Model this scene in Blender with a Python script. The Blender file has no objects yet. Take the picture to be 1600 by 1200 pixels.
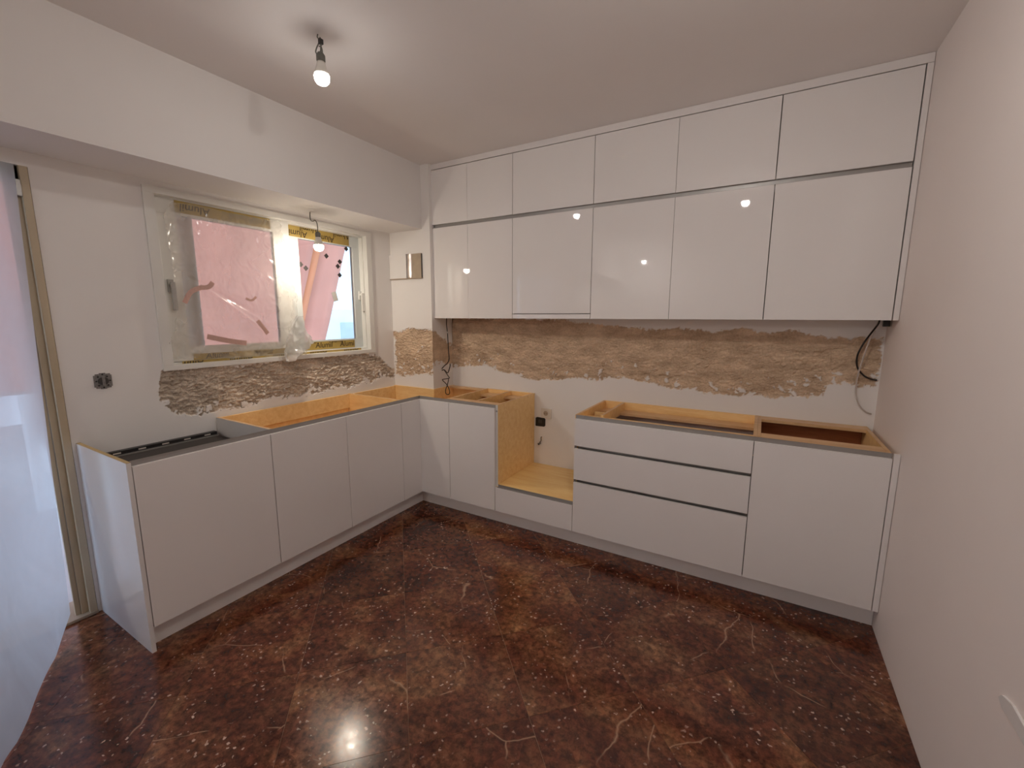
import bpy, bmesh, math, random
from mathutils import Vector, Matrix, noise

random.seed(7)
S = bpy.context.scene
COL = S.collection

# ------------------------------------------------------------------ camera
CAM_LOC = (2.2826, -2.4985, 1.5122)
yaw, pitch, roll = math.radians(-30.124), math.radians(-8.841), math.radians(0.139)
fwd = Vector((math.sin(yaw)*math.cos(pitch), math.cos(yaw)*math.cos(pitch), math.sin(pitch)))
rgt = Vector((math.cos(yaw), -math.sin(yaw), 0))
upv = rgt.cross(fwd)
r2 = rgt*math.cos(roll) + upv*math.sin(roll)
u2 = -rgt*math.sin(roll) + upv*math.cos(roll)
cd = bpy.data.cameras.new('camera'); cam = bpy.data.objects.new('camera', cd); COL.objects.link(cam)
cd.sensor_width = 36; cd.lens = 673.4/1600*36; cd.clip_start = 0.02; cd.clip_end = 200
M = Matrix((r2, u2, -fwd)).transposed().to_4x4(); M.translation = CAM_LOC
cam.matrix_world = M
S.camera = cam

# ------------------------------------------------------------------ world, exposure
SKY_STRENGTH = 2.05
BULB = 520.0                       # emission strength of the lit domes
BULB_COL = (1.0, 0.94, 0.88)
wd = bpy.data.worlds.new('world'); S.world = wd; wd.use_nodes = True
bg = wd.node_tree.nodes['Background']
bg.inputs[0].default_value = (0.53, 0.73, 1.0, 1); bg.inputs[1].default_value = SKY_STRENGTH
S.view_settings.view_transform = 'Standard'; S.view_settings.look = 'None'
S.view_settings.gamma = 1.0; S.view_settings.use_curve_mapping = False
S.view_settings.exposure = 0.29
S.cycles.max_bounces = 14; S.cycles.diffuse_bounces = 8; S.cycles.transparent_max_bounces = 16
S.cycles.sample_clamp_indirect = 40.0; S.cycles.caustics_reflective = False; S.cycles.caustics_refractive = False

# ------------------------------------------------------------------ measures (metres)
XW, XB = -0.582, -0.216            # left wall face, beam face
YB, PF, PX = 0.591, 0.322, -0.131  # back wall face, pillar front, pillar side
W, H, HB = 2.863, 2.716, 2.223     # right wall face, ceiling, beam soffit
YR = -5.3                          # wall behind the camera
ZT, ZB, ZC = 0.876, 0.118, 0.902   # base front top, bottom, carcass top
UF, U1, U2, U2B, U3 = 0.355, 1.50, 2.225, 2.252, 2.671
A = [-0.183, 0.222, 0.627, 1.244, 1.758, 2.272, 2.835]
X1, X2, X3, X4, X5 = 0.284, 0.692, 1.291, 2.284, 2.837
Y1, Y2, Y3, Y4, Y5 = -0.202, -0.692, -1.188, -1.790, -1.808
T = 0.019

# ------------------------------------------------------------------ node helpers
def new_mat(name):
    m = bpy.data.materials.new(name); m.use_nodes = True
    nt = m.node_tree; b = nt.nodes['Principled BSDF']
    return m, nt, b
def nd(nt, typ, **kw):
    n = nt.nodes.new(typ)
    for k, v in kw.items():
        if k.startswith('_'): setattr(n, k[1:], v)
        else: n.inputs[k].default_value = v
    return n
def ramp(nt, stops, interp='LINEAR'):
    n = nt.nodes.new('ShaderNodeValToRGB'); cr = n.color_ramp; cr.interpolation = interp
    while len(cr.elements) < len(stops): cr.elements.new(0.5)
    for e, (p, c) in zip(cr.elements, stops):
        e.position = p; e.color = (c[0], c[1], c[2], 1) if len(c) == 3 else c
    return n
def mixc(nt, a, b, f, blend='MIX'):
    n = nt.nodes.new('ShaderNodeMix'); n.data_type = 'RGBA'; n.blend_type = blend
    for sock, v in ((n.inputs[6], a), (n.inputs[7], b), (n.inputs[0], f)):
        if hasattr(v, 'is_linked'): nt.links.new(v, sock)
        elif isinstance(v, (int, float)): sock.default_value = v
        else: sock.default_value = (v[0], v[1], v[2], 1)
    return n.outputs[2]
def mth(nt, op, a, b=None, clamp=False):
    n = nt.nodes.new('ShaderNodeMath'); n.operation = op; n.use_clamp = clamp
    for i, v in enumerate((a, b)):
        if v is None: continue
        if hasattr(v, 'is_linked'): nt.links.new(v, n.inputs[i])
        else: n.inputs[i].default_value = v
    return n.outputs[0]
def srgb(r, g, b):
    f = lambda c: (c/255/12.92) if c/255 <= 0.04045 else ((c/255+0.055)/1.055)**2.4
    return (f(r), f(g), f(b))
def wpos(nt, scale=(1, 1, 1)):
    g = nt.nodes.new('ShaderNodeNewGeometry'); mp = nt.nodes.new('ShaderNodeMapping')
    mp.inputs['Scale'].default_value = scale
    nt.links.new(g.outputs['Position'], mp.inputs['Vector']); return mp.outputs[0]

MAT = {}
def simple(name, col, rough=0.5, metal=0.0, spec=0.5, var=0.04, scale=30, bump=0.0, stretch=(1, 1, 1), coat=0.0):
    m, nt, b = new_mat(name)
    p = wpos(nt, stretch)
    n = nd(nt, 'ShaderNodeTexNoise', Scale=scale, Detail=4.0); nt.links.new(p, n.inputs['Vector'])
    lo = tuple(max(0, c*(1-var)) for c in col); hi = tuple(min(1, c*(1+var)) for c in col)
    r = ramp(nt, [(0.3, lo), (0.7, hi)]); nt.links.new(n.outputs['Fac'], r.inputs[0])
    nt.links.new(r.outputs[0], b.inputs['Base Color'])
    b.inputs['Roughness'].default_value = rough; b.inputs['Metallic'].default_value = metal
    b.inputs['Specular IOR Level'].default_value = spec
    b.inputs['Coat Weight'].default_value = coat; b.inputs['Coat Roughness'].default_value = 0.03
    if bump:
        bp = nd(nt, 'ShaderNodeBump', Strength=bump, Distance=0.002)
        nt.links.new(n.outputs['Fac'], bp.inputs['Height']); nt.links.new(bp.outputs[0], b.inputs['Normal'])
    MAT[name] = m; return m

simple('gloss_white', (0.84, 0.825, 0.815), 0.02, spec=0.5, var=0.012, scale=2)
simple('satin_white', (0.82, 0.80, 0.79), 0.28, spec=0.45, var=0.015, scale=2)
simple('panel_white', (0.78, 0.77, 0.76), 0.16, spec=0.5, var=0.02, scale=3)
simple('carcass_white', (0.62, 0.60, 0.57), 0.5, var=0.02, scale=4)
simple('seam_shade', (0.20, 0.185, 0.175), 0.6, var=0.05)  # dark tone that puts the shade of the door seams into the colour
simple('kick_white', (0.84, 0.82, 0.81), 0.35, var=0.03, scale=3)
simple('edge_mdf', srgb(182, 158, 112), 0.7, var=0.08, scale=60)
simple('grey_alu', (0.36, 0.345, 0.33), 0.38, metal=0.55, var=0.04, scale=8, stretch=(1, 1, 20))
simple('frame_white', (0.72, 0.72, 0.69), 0.35, var=0.02, scale=5)
simple('frame_grey', (0.58, 0.62, 0.62), 0.4, var=0.02, scale=5)
simple('frame_beige', srgb(190, 176, 150), 0.45, var=0.05, scale=6)
simple('dark_gap', (0.02, 0.018, 0.016), 0.6, var=0.1)
simple('dark_top', (0.030, 0.024, 0.021), 0.6, var=0.1, scale=10)
simple('dark_steel', (0.075, 0.07, 0.066), 0.45, metal=0.5, var=0.1, scale=10)
simple('black_plastic', (0.018, 0.017, 0.017), 0.4, var=0.1)
simple('cable_black', (0.016, 0.013, 0.012), 0.45, var=0.1)
simple('cable_grey', (0.13, 0.13, 0.11), 0.5, var=0.1)
simple('cable_white', (0.55, 0.50, 0.46), 0.45, var=0.05)
simple('socket_white', (0.72, 0.67, 0.60), 0.35, var=0.02)
simple('socket_grey', (0.23, 0.22, 0.215), 0.5, metal=0.4, var=0.25, scale=120)
simple('bulb_body', (0.72, 0.70, 0.64), 0.35, var=0.02)
simple('masking_tape', srgb(196, 160, 150), 0.7, var=0.06, scale=90)
simple('concrete', (0.55, 0.56, 0.57), 0.9, var=0.06, scale=3)
simple('far_white', (0.93, 0.93, 0.92), 0.9, var=0.03, scale=1)
simple('far_grey', (0.6, 0.63, 0.66), 0.8, var=0.05, scale=1)
simple('ground', (0.35, 0.35, 0.34), 0.9, var=0.1, scale=1)
simple('print_dark', srgb(58, 44, 22), 0.6, var=0.1, scale=60)
simple('spacer', (0.03, 0.025, 0.025), 0.6, var=0.1)
simple('sticker', (0.42, 0.41, 0.39), 0.6, var=0.05)
simple('yellow_tape', srgb(166, 142, 76), 0.5, var=0.12, scale=14)
simple('grout', srgb(150, 116, 88), 0.8, var=0.15, scale=40)
simple('duct_beige', srgb(176, 160, 140), 0.75, var=0.06, scale=20)

def wood(name, c1, c2, axis, rough=0.42):
    m, nt, b = new_mat(name)
    st = {'x': (1.0, 9, 9), 'y': (9, 1.0, 9), 'z': (9, 9, 1.0)}[axis]
    p = wpos(nt, st)
    n1 = nd(nt, 'ShaderNodeTexNoise', Scale=3.0, Detail=6.0, Roughness=0.6, Distortion=0.6); nt.links.new(p, n1.inputs['Vector'])
    n2 = nd(nt, 'ShaderNodeTexNoise', Scale=22.0, Detail=3.0); nt.links.new(p, n2.inputs['Vector'])
    f = mth(nt, 'ADD', mth(nt, 'MULTIPLY', n1.outputs['Fac'], 0.7), mth(nt, 'MULTIPLY', n2.outputs['Fac'], 0.3))
    r = ramp(nt, [(0.36, c2), (0.62, c1)]); nt.links.new(f, r.inputs[0])
    nt.links.new(r.outputs[0], b.inputs['Base Color']); b.inputs['Roughness'].default_value = rough
    MAT[name] = m
wood('wood_face', srgb(250, 216, 156), srgb(236, 194, 130), 'x')
wood('wood_edge', srgb(226, 190, 146), srgb(206, 164, 116), 'x')
wood('wood_floor', srgb(252, 220, 152), srgb(240, 198, 126), 'x', 0.3)
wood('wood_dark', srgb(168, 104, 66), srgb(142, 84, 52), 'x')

def make_paint(name, tint, plaster_lo, plaster_hi):
    """white wall paint; where the mesh carries scrape = 1 the rough plaster under it"""
    m, nt, b = new_mat(name)
    p = wpos(nt)
    n0 = nd(nt, 'ShaderNodeTexNoise', Scale=1.6, Detail=3.0); nt.links.new(p, n0.inputs['Vector'])
    r0 = ramp(nt, [(0.3, tuple(c*0.965 for c in tint)), (0.7, tint)]); nt.links.new(n0.outputs['Fac'], r0.inputs[0])
    n1 = nd(nt, 'ShaderNodeTexNoise', Scale=7.0, Detail=8.0, Roughness=0.62); nt.links.new(wpos(nt, (1, 1, 2.2)), n1.inputs['Vector'])
    n2 = nd(nt, 'ShaderNodeTexNoise', Scale=95.0, Detail=4.0, Roughness=0.7); nt.links.new(p, n2.inputs['Vector'])
    f = mth(nt, 'ADD', mth(nt, 'MULTIPLY', n1.outputs['Fac'], 0.65), mth(nt, 'MULTIPLY', n2.outputs['Fac'], 0.35))
    r1 = ramp(nt, [(0.33, plaster_lo), (0.5, tuple((a+c)/2 for a, c in zip(plaster_lo, plaster_hi))), (0.66, plaster_hi)])
    nt.links.new(f, r1.inputs[0])
    at = nd(nt, 'ShaderNodeAttribute', _attribute_name='scrape')
    col = mixc(nt, r0.outputs[0], r1.outputs[0], at.outputs['Fac'])
    nt.links.new(col, b.inputs['Base Color'])
    b.inputs['Roughness'].default_value = 0.75; b.inputs['Specular IOR Level'].default_value = 0.25
    n3 = nd(nt, 'ShaderNodeTexNoise', Scale=85.0, Detail=6.0, Roughness=0.7); nt.links.new(p, n3.inputs['Vector'])
    bs = mth(nt, 'ADD', mth(nt, 'MULTIPLY', at.outputs['Fac'], 0.75), 0.03)
    bp = nd(nt, 'ShaderNodeBump', Distance=0.009); nt.links.new(bs, bp.inputs['Strength'])
    nt.links.new(n3.outputs['Fac'], bp.inputs['Height']); nt.links.new(bp.outputs[0], b.inputs['Normal'])
    MAT[name] = m
PAINT = (0.83, 0.815, 0.80)
make_paint('paint', PAINT, srgb(172, 147, 122), srgb(236, 212, 184))
make_paint('paint_left', PAINT, srgb(158, 143, 127), srgb(238, 224, 207))
make_paint('paint_right', (0.82, 0.765, 0.74), srgb(172, 147, 122), srgb(236, 212, 184))
make_paint('paint_ceiling', (0.84, 0.815, 0.80), srgb(172, 147, 122), srgb(236, 212, 184))

def make_marble():
    m, nt, b = new_mat('marble_tile')
    oi = nt.nodes.new('ShaderNodeObjectInfo'); g = nt.nodes.new('ShaderNodeNewGeometry')
    cx = nt.nodes.new('ShaderNodeCombineXYZ')
    nt.links.new(mth(nt, 'MULTIPLY', oi.outputs['Random'], 37.0), cx.inputs[0])
    nt.links.new(mth(nt, 'MULTIPLY', oi.outputs['Random'], 91.0), cx.inputs[1])
    va = nt.nodes.new('ShaderNodeVectorMath'); va.operation = 'ADD'
    nt.links.new(g.outputs['Position'], va.inputs[0]); nt.links.new(cx.outputs[0], va.inputs[1])
    p = va.outputs[0]
    def L(o, i): nt.links.new(o, i)
    # distorted coordinates for veins
    dn = nd(nt, 'ShaderNodeTexNoise', Scale=5.0, Detail=3.0); L(p, dn.inputs['Vector'])
    sub = nt.nodes.new('ShaderNodeVectorMath'); sub.operation = 'SUBTRACT'; sub.inputs[1].default_value = (0.5, 0.5, 0.5); L(dn.outputs['Color'], sub.inputs[0])
    sc = nt.nodes.new('ShaderNodeVectorMath'); sc.operation = 'SCALE'; sc.inputs['Scale'].default_value = 0.09; L(sub.outputs[0], sc.inputs[0])
    ad = nt.nodes.new('ShaderNodeVectorMath'); ad.operation = 'ADD'; L(p, ad.inputs[0]); L(sc.outputs[0], ad.inputs[1])
    pd = ad.outputs[0]
    big = nd(nt, 'ShaderNodeTexNoise', Scale=3.6, Detail=7.0, Roughness=0.62, Distortion=0.4); L(p, big.inputs['Vector'])
    base = ramp(nt, [(0.30, srgb(66, 38, 30)), (0.45, srgb(98, 56, 42)), (0.56, srgb(118, 78, 56)), (0.70, srgb(142, 108, 80))])
    L(big.outputs['Fac'], base.inputs[0])
    fine = nd(nt, 'ShaderNodeTexNoise', Scale=34.0, Detail=6.0, Roughness=0.7); L(p, fine.inputs['Vector'])
    fr = ramp(nt, [(0.38, (0.34, 0.31, 0.31)), (0.60, (1.32, 1.28, 1.24))]); L(fine.outputs['Fac'], fr.inputs[0])
    vb = nd(nt, 'ShaderNodeTexVoronoi', Scale=42.0); L(pd, vb.inputs['Vector'])
    bw = nt.nodes.new('ShaderNodeSeparateColor'); L(vb.outputs['Color'], bw.inputs[0])
    vr = ramp(nt, [(0.0, (0.62, 0.58, 0.56)), (0.55, (1.0, 0.98, 0.96)), (1.0, (1.45, 1.40, 1.32))]); L(bw.outputs[0], vr.inputs[0])
    c = mixc(nt, base.outputs[0], fr.outputs[0], 0.85, 'MULTIPLY')
    c = mixc(nt, c, vr.outputs[0], 0.6, 'MULTIPLY')
    # tone of each tile
    tr = ramp(nt, [(0.0, (0.66, 0.60, 0.60)), (0.35, (0.95, 0.9, 0.86)), (0.7, (1.12, 1.04, 0.92)), (1.0, (0.85, 0.76, 0.74))])
    L(oi.outputs['Random'], tr.inputs[0])
    c = mixc(nt, c, tr.outputs[0], 1.0, 'MULTIPLY')
    # long thin pale veins
    v1 = nd(nt, 'ShaderNodeTexVoronoi', Scale=2.0, _feature='DISTANCE_TO_EDGE'); L(pd, v1.inputs['Vector'])
    e1 = ramp(nt, [(0.0, (1, 1, 1)), (0.0025, (0.6, 0.6, 0.6)), (0.0055, (0, 0, 0))]); L(v1.outputs['Distance'], e1.inputs[0])
    mk = nd(nt, 'ShaderNodeTexNoise', Scale=4.2, Detail=3.0); L(p, mk.inputs['Vector'])
    mr = ramp(nt, [(0.52, (0, 0, 0)), (0.60, (1, 1, 1))]); L(mk.outputs['Fac'], mr.inputs[0])
    f1 = mth(nt, 'MULTIPLY', e1.outputs[0], mr.outputs[0])
    c = mixc(nt, c, srgb(186, 148, 118), mth(nt, 'MULTIPLY', f1, 0.75))
    # small white chips
    v2 = nd(nt, 'ShaderNodeTexVoronoi', Scale=38.0); L(pd, v2.inputs['Vector'])
    n4 = nd(nt, 'ShaderNodeTexNoise', Scale=75.0, Detail=4.0); L(p, n4.inputs['Vector'])
    dd = mth(nt, 'ADD', v2.outputs['Distance'], mth(nt, 'MULTIPLY', n4.outputs['Fac'], 0.95))
    e2 = ramp(nt, [(0.62, (1, 1, 1)), (0.67, (0, 0, 0))]); L(dd, e2.inputs[0])
    mk2 = nd(nt, 'ShaderNodeTexNoise', Scale=7.5, Detail=5.0, Roughness=0.65); L(p, mk2.inputs['Vector'])
    mr2 = ramp(nt, [(0.47, (0, 0, 0)), (0.60, (1, 1, 1))]); L(mk2.outputs['Fac'], mr2.inputs[0])
    f2 = mth(nt, 'MULTIPLY', e2.outputs[0], mr2.outputs[0])
    c = mixc(nt, c, srgb(208, 176, 156), mth(nt, 'MULTIPLY', f2, 0.9))
    L(c, b.inputs['Base Color'])
    rr = ramp(nt, [(0.35, (0.13,)*3), (0.7, (0.24,)*3)]); L(fine.outputs['Fac'], rr.inputs[0])
    L(rr.outputs[0], b.inputs['Roughness']); b.inputs['Specular IOR Level'].default_value = 0.5
    bp = nd(nt, 'ShaderNodeBump', Strength=0.06, Distance=0.001); L(fine.outputs['Fac'], bp.inputs['Height']); L(bp.outputs[0], b.inputs['Normal'])
    MAT['marble'] = m
make_marble()

def make_film(name, cover, col, bump=0.3, trans=0.55):
    m, nt, b = new_mat(name); nt.nodes.remove(b)
    out = nt.nodes['Material Output']
    p = wpos(nt, (1, 1, 0.6))
    n = nd(nt, 'ShaderNodeTexNoise', Scale=4.0, Detail=3.0, Distortion=0.8); nt.links.new(p, n.inputs['Vector'])
    bp = nd(nt, 'ShaderNodeBump', Strength=bump, Distance=0.01); nt.links.new(n.outputs['Fac'], bp.inputs['Height'])
    tr = nd(nt, 'ShaderNodeBsdfTransparent'); tr.inputs[0].default_value = (0.97, 0.97, 0.96, 1)
    df = nd(nt, 'ShaderNodeBsdfDiffuse'); df.inputs[0].default_value = (*col, 1)
    tl = nd(nt, 'ShaderNodeBsdfTranslucent'); tl.inputs[0].default_value = (*col, 1)
    gl = nd(nt, 'ShaderNodeBsdfGlossy', Roughness=0.18); gl.inputs[0].default_value = (0.9, 0.9, 0.9, 1)
    for s in (df, gl): nt.links.new(bp.outputs[0], s.inputs['Normal'])
    m1 = nd(nt, 'ShaderNodeMixShader', Fac=trans); nt.links.new(df.outputs[0], m1.inputs[1]); nt.links.new(tl.outputs[0], m1.inputs[2])
    m2 = nd(nt, 'ShaderNodeMixShader'); nt.links.new(tr.outputs[0], m2.inputs[1]); nt.links.new(m1.outputs[0], m2.inputs[2])
    r = ramp(nt, [(0.3, (cover*0.85,)*3), (0.7, (min(1, cover*1.15),)*3)]); nt.links.new(n.outputs['Fac'], r.inputs[0]); nt.links.new(r.outputs[0], m2.inputs[0])
    m3 = nd(nt, 'ShaderNodeMixShader', Fac=0.06); nt.links.new(m2.outputs[0], m3.inputs[1]); nt.links.new(gl.outputs[0], m3.inputs[2])
    nt.links.new(m3.outputs[0], out.inputs[0]); MAT[name] = m
make_film('film_thin', 0.30, (0.88, 0.85, 0.80), 0.12)
make_film('film_thick', 0.92, (0.66, 0.69, 0.72), 0.12, 0.78)
make_film('film_fold', 0.62, (0.86, 0.87, 0.88), 0.12, 0.6)

def make_glass():
    m, nt, b = new_mat('window_glass'); nt.nodes.remove(b)
    out = nt.nodes['Material Output']
    tr = nd(nt, 'ShaderNodeBsdfTransparent'); tr.inputs[0].default_value = (0.93, 0.96, 0.95, 1)
    gl = nd(nt, 'ShaderNodeBsdfGlossy', Roughness=0.01)
    fr = nd(nt, 'ShaderNodeFresnel', IOR=1.45)
    mx = nd(nt, 'ShaderNodeMixShader'); nt.links.new(fr.outputs[0], mx.inputs[0]); nt.links.new(tr.outputs[0], mx.inputs[1]); nt.links.new(gl.outputs[0], mx.inputs[2])
    nt.links.new(mx.outputs[0], out.inputs[0]); MAT['glass'] = m
make_glass()

def make_fabric(name, col, t):
    m, nt, b = new_mat(name); nt.nodes.remove(b); out = nt.nodes['Material Output']
    n = nd(nt, 'ShaderNodeTexNoise', Scale=6.0, Detail=4.0); nt.links.new(wpos(nt, (1, 1, 0.3)), n.inputs['Vector'])
    r = ramp(nt, [(0.3, tuple(c*0.93 for c in col)), (0.7, col)]); nt.links.new(n.outputs['Fac'], r.inputs[0])
    df = nd(nt, 'ShaderNodeBsdfDiffuse'); tl = nd(nt, 'ShaderNodeBsdfTranslucent')
    nt.links.new(r.outputs[0], df.inputs[0]); nt.links.new(r.outputs[0], tl.inputs[0])
    mx = nd(nt, 'ShaderNodeMixShader', Fac=t); nt.links.new(df.outputs[0], mx.inputs[1]); nt.links.new(tl.outputs[0], mx.inputs[2])
    nt.links.new(mx.outputs[0], out.inputs[0]); MAT[name] = m
make_fabric('awning_pink', (0.97, 0.60, 0.50), 0.72)
make_fabric('awning_orange', (1.0, 0.57, 0.38), 0.72)

def make_emit(name, col, s, side):
    m, nt, b = new_mat(name)
    b.inputs['Base Color'].default_value = (0.9, 0.9, 0.86, 1)
    b.inputs['Emission Color'].default_value = (*col, 1)
    # an LED dome throws most of its light forward, little back past its collar
    g = nt.nodes.new('ShaderNodeNewGeometry'); sx = nt.nodes.new('ShaderNodeSeparateXYZ'); nt.links.new(g.outputs['Normal'], sx.inputs[0])
    r = ramp(nt, [(0.0, (1, 1, 1)), (0.5, (side,)*3), (0.75, (side*0.36,)*3)])
    nt.links.new(mth(nt, 'MULTIPLY_ADD', sx.outputs[2], 0.5), r.inputs[0]); r.inputs[0].links[0].from_node.inputs[2].default_value = 0.5
    nt.links.new(mth(nt, 'MULTIPLY', r.outputs[0], s), b.inputs['Emission Strength'])
    MAT[name] = m
for k_, (f_, c_, s_) in enumerate(((0.25, BULB_COL, 0.42), (1.15, (1.0, 0.86, 0.70), 0.11), (1.10, BULB_COL, 0.42), (2.2, BULB_COL, 0.42))): make_emit('bulb_glow_%d' % k_, c_, BULB*f_, s_)
LAMP_N = [0]
def make_foil():
    m, nt, b = new_mat('foil')
    n = nd(nt, 'ShaderNodeTexNoise', Scale=60.0, Detail=5.0); nt.links.new(wpos(nt, (1, 1, 0.35)), n.inputs['Vector'])
    b.inputs['Base Color'].default_value = (0.80, 0.72, 0.67, 1); b.inputs['Metallic'].default_value = 1.0; b.inputs['Roughness'].default_value = 0.28
    bp = nd(nt, 'ShaderNodeBump', Strength=0.8, Distance=0.006); nt.links.new(n.outputs['Fac'], bp.inputs['Height']); nt.links.new(bp.outputs[0], b.inputs['Normal'])
    MAT['foil'] = m
make_foil()

# ------------------------------------------------------------------ mesh helpers
def box(bm, x0, x1, y0, y1, z0, z1, bev=0.0):
    c = ((x0+x1)/2, (y0+y1)/2, (z0+z1)/2)
    r = bmesh.ops.create_cube(bm, size=1, matrix=Matrix.Translation(c) @ Matrix.Diagonal((abs(x1-x0), abs(y1-y0), abs(z1-z0), 1)))
    if bev:
        es = list({e for v in r['verts'] for e in v.link_edges})
        bmesh.ops.bevel(bm, geom=es, offset=bev, segments=2, affect='EDGES', profile=0.7)
    return bm
def bx(*a, bev=0.0): return box(bmesh.new(), *a, bev=bev)
def boxes(*lst, bev=0.0):
    bm = bmesh.new()
    for a in lst: box(bm, *a, bev=bev)
    return bm
def catmull(pts, k=6):
    P = [Vector(p) for p in pts]; P = [2*P[0]-P[1]] + P + [2*P[-1]-P[-2]]; out = []
    for i in range(1, len(P)-2):
        for j in range(k):
            t = j/k; a, b, c, d = P[i-1:i+3]
            out.append(0.5*((2*b)+(c-a)*t+(2*a-5*b+4*c-d)*t*t+(3*b-a-3*c+d)*t**3))
    out.append(P[-2]); return out
def tube(bm, pts, r, n=8, smooth=6):
    P = catmull(pts, smooth) if smooth > 1 else [Vector(p) for p in pts]
    rings = []; ref = Vector((0.31, 0.77, 0.55)).normalized()
    for i, p in enumerate(P):
        d = (P[min(i+1, len(P)-1)]-P[max(i-1, 0)]).normalized()
        a = d.cross(ref).normalized(); b = d.cross(a)
        rings.append([bm.verts.new(p+r*(math.cos(2*math.pi*k/n)*a+math.sin(2*math.pi*k/n)*b)) for k in range(n)])
    for i in range(len(rings)-1):
        for k in range(n):
            bm.faces.new((rings[i][k], rings[i][(k+1) % n], rings[i+1][(k+1) % n], rings[i+1][k]))
    bm.faces.new(rings[0]); bm.faces.new(rings[-1][::-1]); return bm
def lathe(bm, prof, cx, cy, n=24):
    rings = [[bm.verts.new((cx+r*math.cos(2*math.pi*k/n), cy+r*math.sin(2*math.pi*k/n), z)) for k in range(n)] for r, z in prof]
    for i in range(len(rings)-1):
        for k in range(n):
            bm.faces.new((rings[i][k], rings[i][(k+1) % n], rings[i+1][(k+1) % n], rings[i+1][k]))
    bm.faces.new(rings[0]); bm.faces.new(rings[-1][::-1]); return bm
def disc_x(bm, x0, x1, cy, cz, r, n=20):      # cylinder along x
    a = [bm.verts.new((x0, cy+r*math.cos(2*math.pi*k/n), cz+r*math.sin(2*math.pi*k/n))) for k in range(n)]
    b = [bm.verts.new((x1, v.co.y, v.co.z)) for v in a]
    for k in range(n): bm.faces.new((a[k], a[(k+1) % n], b[(k+1) % n], b[k]))
    bm.faces.new(a[::-1]); bm.faces.new(b); return bm
def disc_y(bm, y0, y1, cx, cz, r, n=20):
    a = [bm.verts.new((cx+r*math.cos(2*math.pi*k/n), y0, cz+r*math.sin(2*math.pi*k/n))) for k in range(n)]
    b = [bm.verts.new((v.co.x, y1, v.co.z)) for v in a]
    for k in range(n): bm.faces.new((a[k], a[(k+1) % n], b[(k+1) % n], b[k]))
    bm.faces.new(a[::-1]); bm.faces.new(b); return bm

def obj(name, bm, mat, parent=None, smooth=False, label=None, kind=None):
    """link a bmesh given in world coordinates as one object"""
    bmesh.ops.recalc_face_normals(bm, faces=bm.faces[:])
    me = bpy.data.meshes.new(name)
    org = Vector(parent.matrix_world.translation) if parent is not None else None
    if org is None:
        lo = Vector((min(v.co.x for v in bm.verts), min(v.co.y for v in bm.verts), min(v.co.z for v in bm.verts)))
        hi = Vector((max(v.co.x for v in bm.verts), max(v.co.y for v in bm.verts), max(v.co.z for v in bm.verts)))
        org = Vector(((lo.x+hi.x)/2, (lo.y+hi.y)/2, lo.z))
    bmesh.ops.translate(bm, verts=bm.verts[:], vec=-org)
    bm.to_mesh(me); bm.free()
    me.materials.append(MAT[mat])
    if smooth:
        for p in me.polygons: p.use_smooth = True
    o = bpy.data.objects.new(name, me); COL.objects.link(o)
    if parent is not None: o.parent = parent; WORLD[o] = org
    else: o.location = org; WORLD[o] = org
    o.matrix_world = Matrix.Translation(org) if parent is None else parent.matrix_world
    if parent is not None: o.matrix_local = Matrix.Identity(4)
    if label: o['label'] = label
    if kind: o['kind'] = kind
    return o
WORLD = {}
def thing(name, label, cat, loc, group=None):
    o = bpy.data.objects.new(name, None); COL.objects.link(o); o.empty_display_size = 0.05
    o.location = loc; o.matrix_world = Matrix.Translation(loc)
    return tag(o, label, cat, group)
def tag(o, label, cat, group=None):
    o['label'] = label; o['category'] = cat
    if group: o['group'] = group
    return o
def struct(name, bm, mat, smooth=False, label=None):
    o = obj(name, bm, mat, smooth=smooth); o['kind'] = 'structure'
    if label: o['label'] = label
    return o

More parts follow.
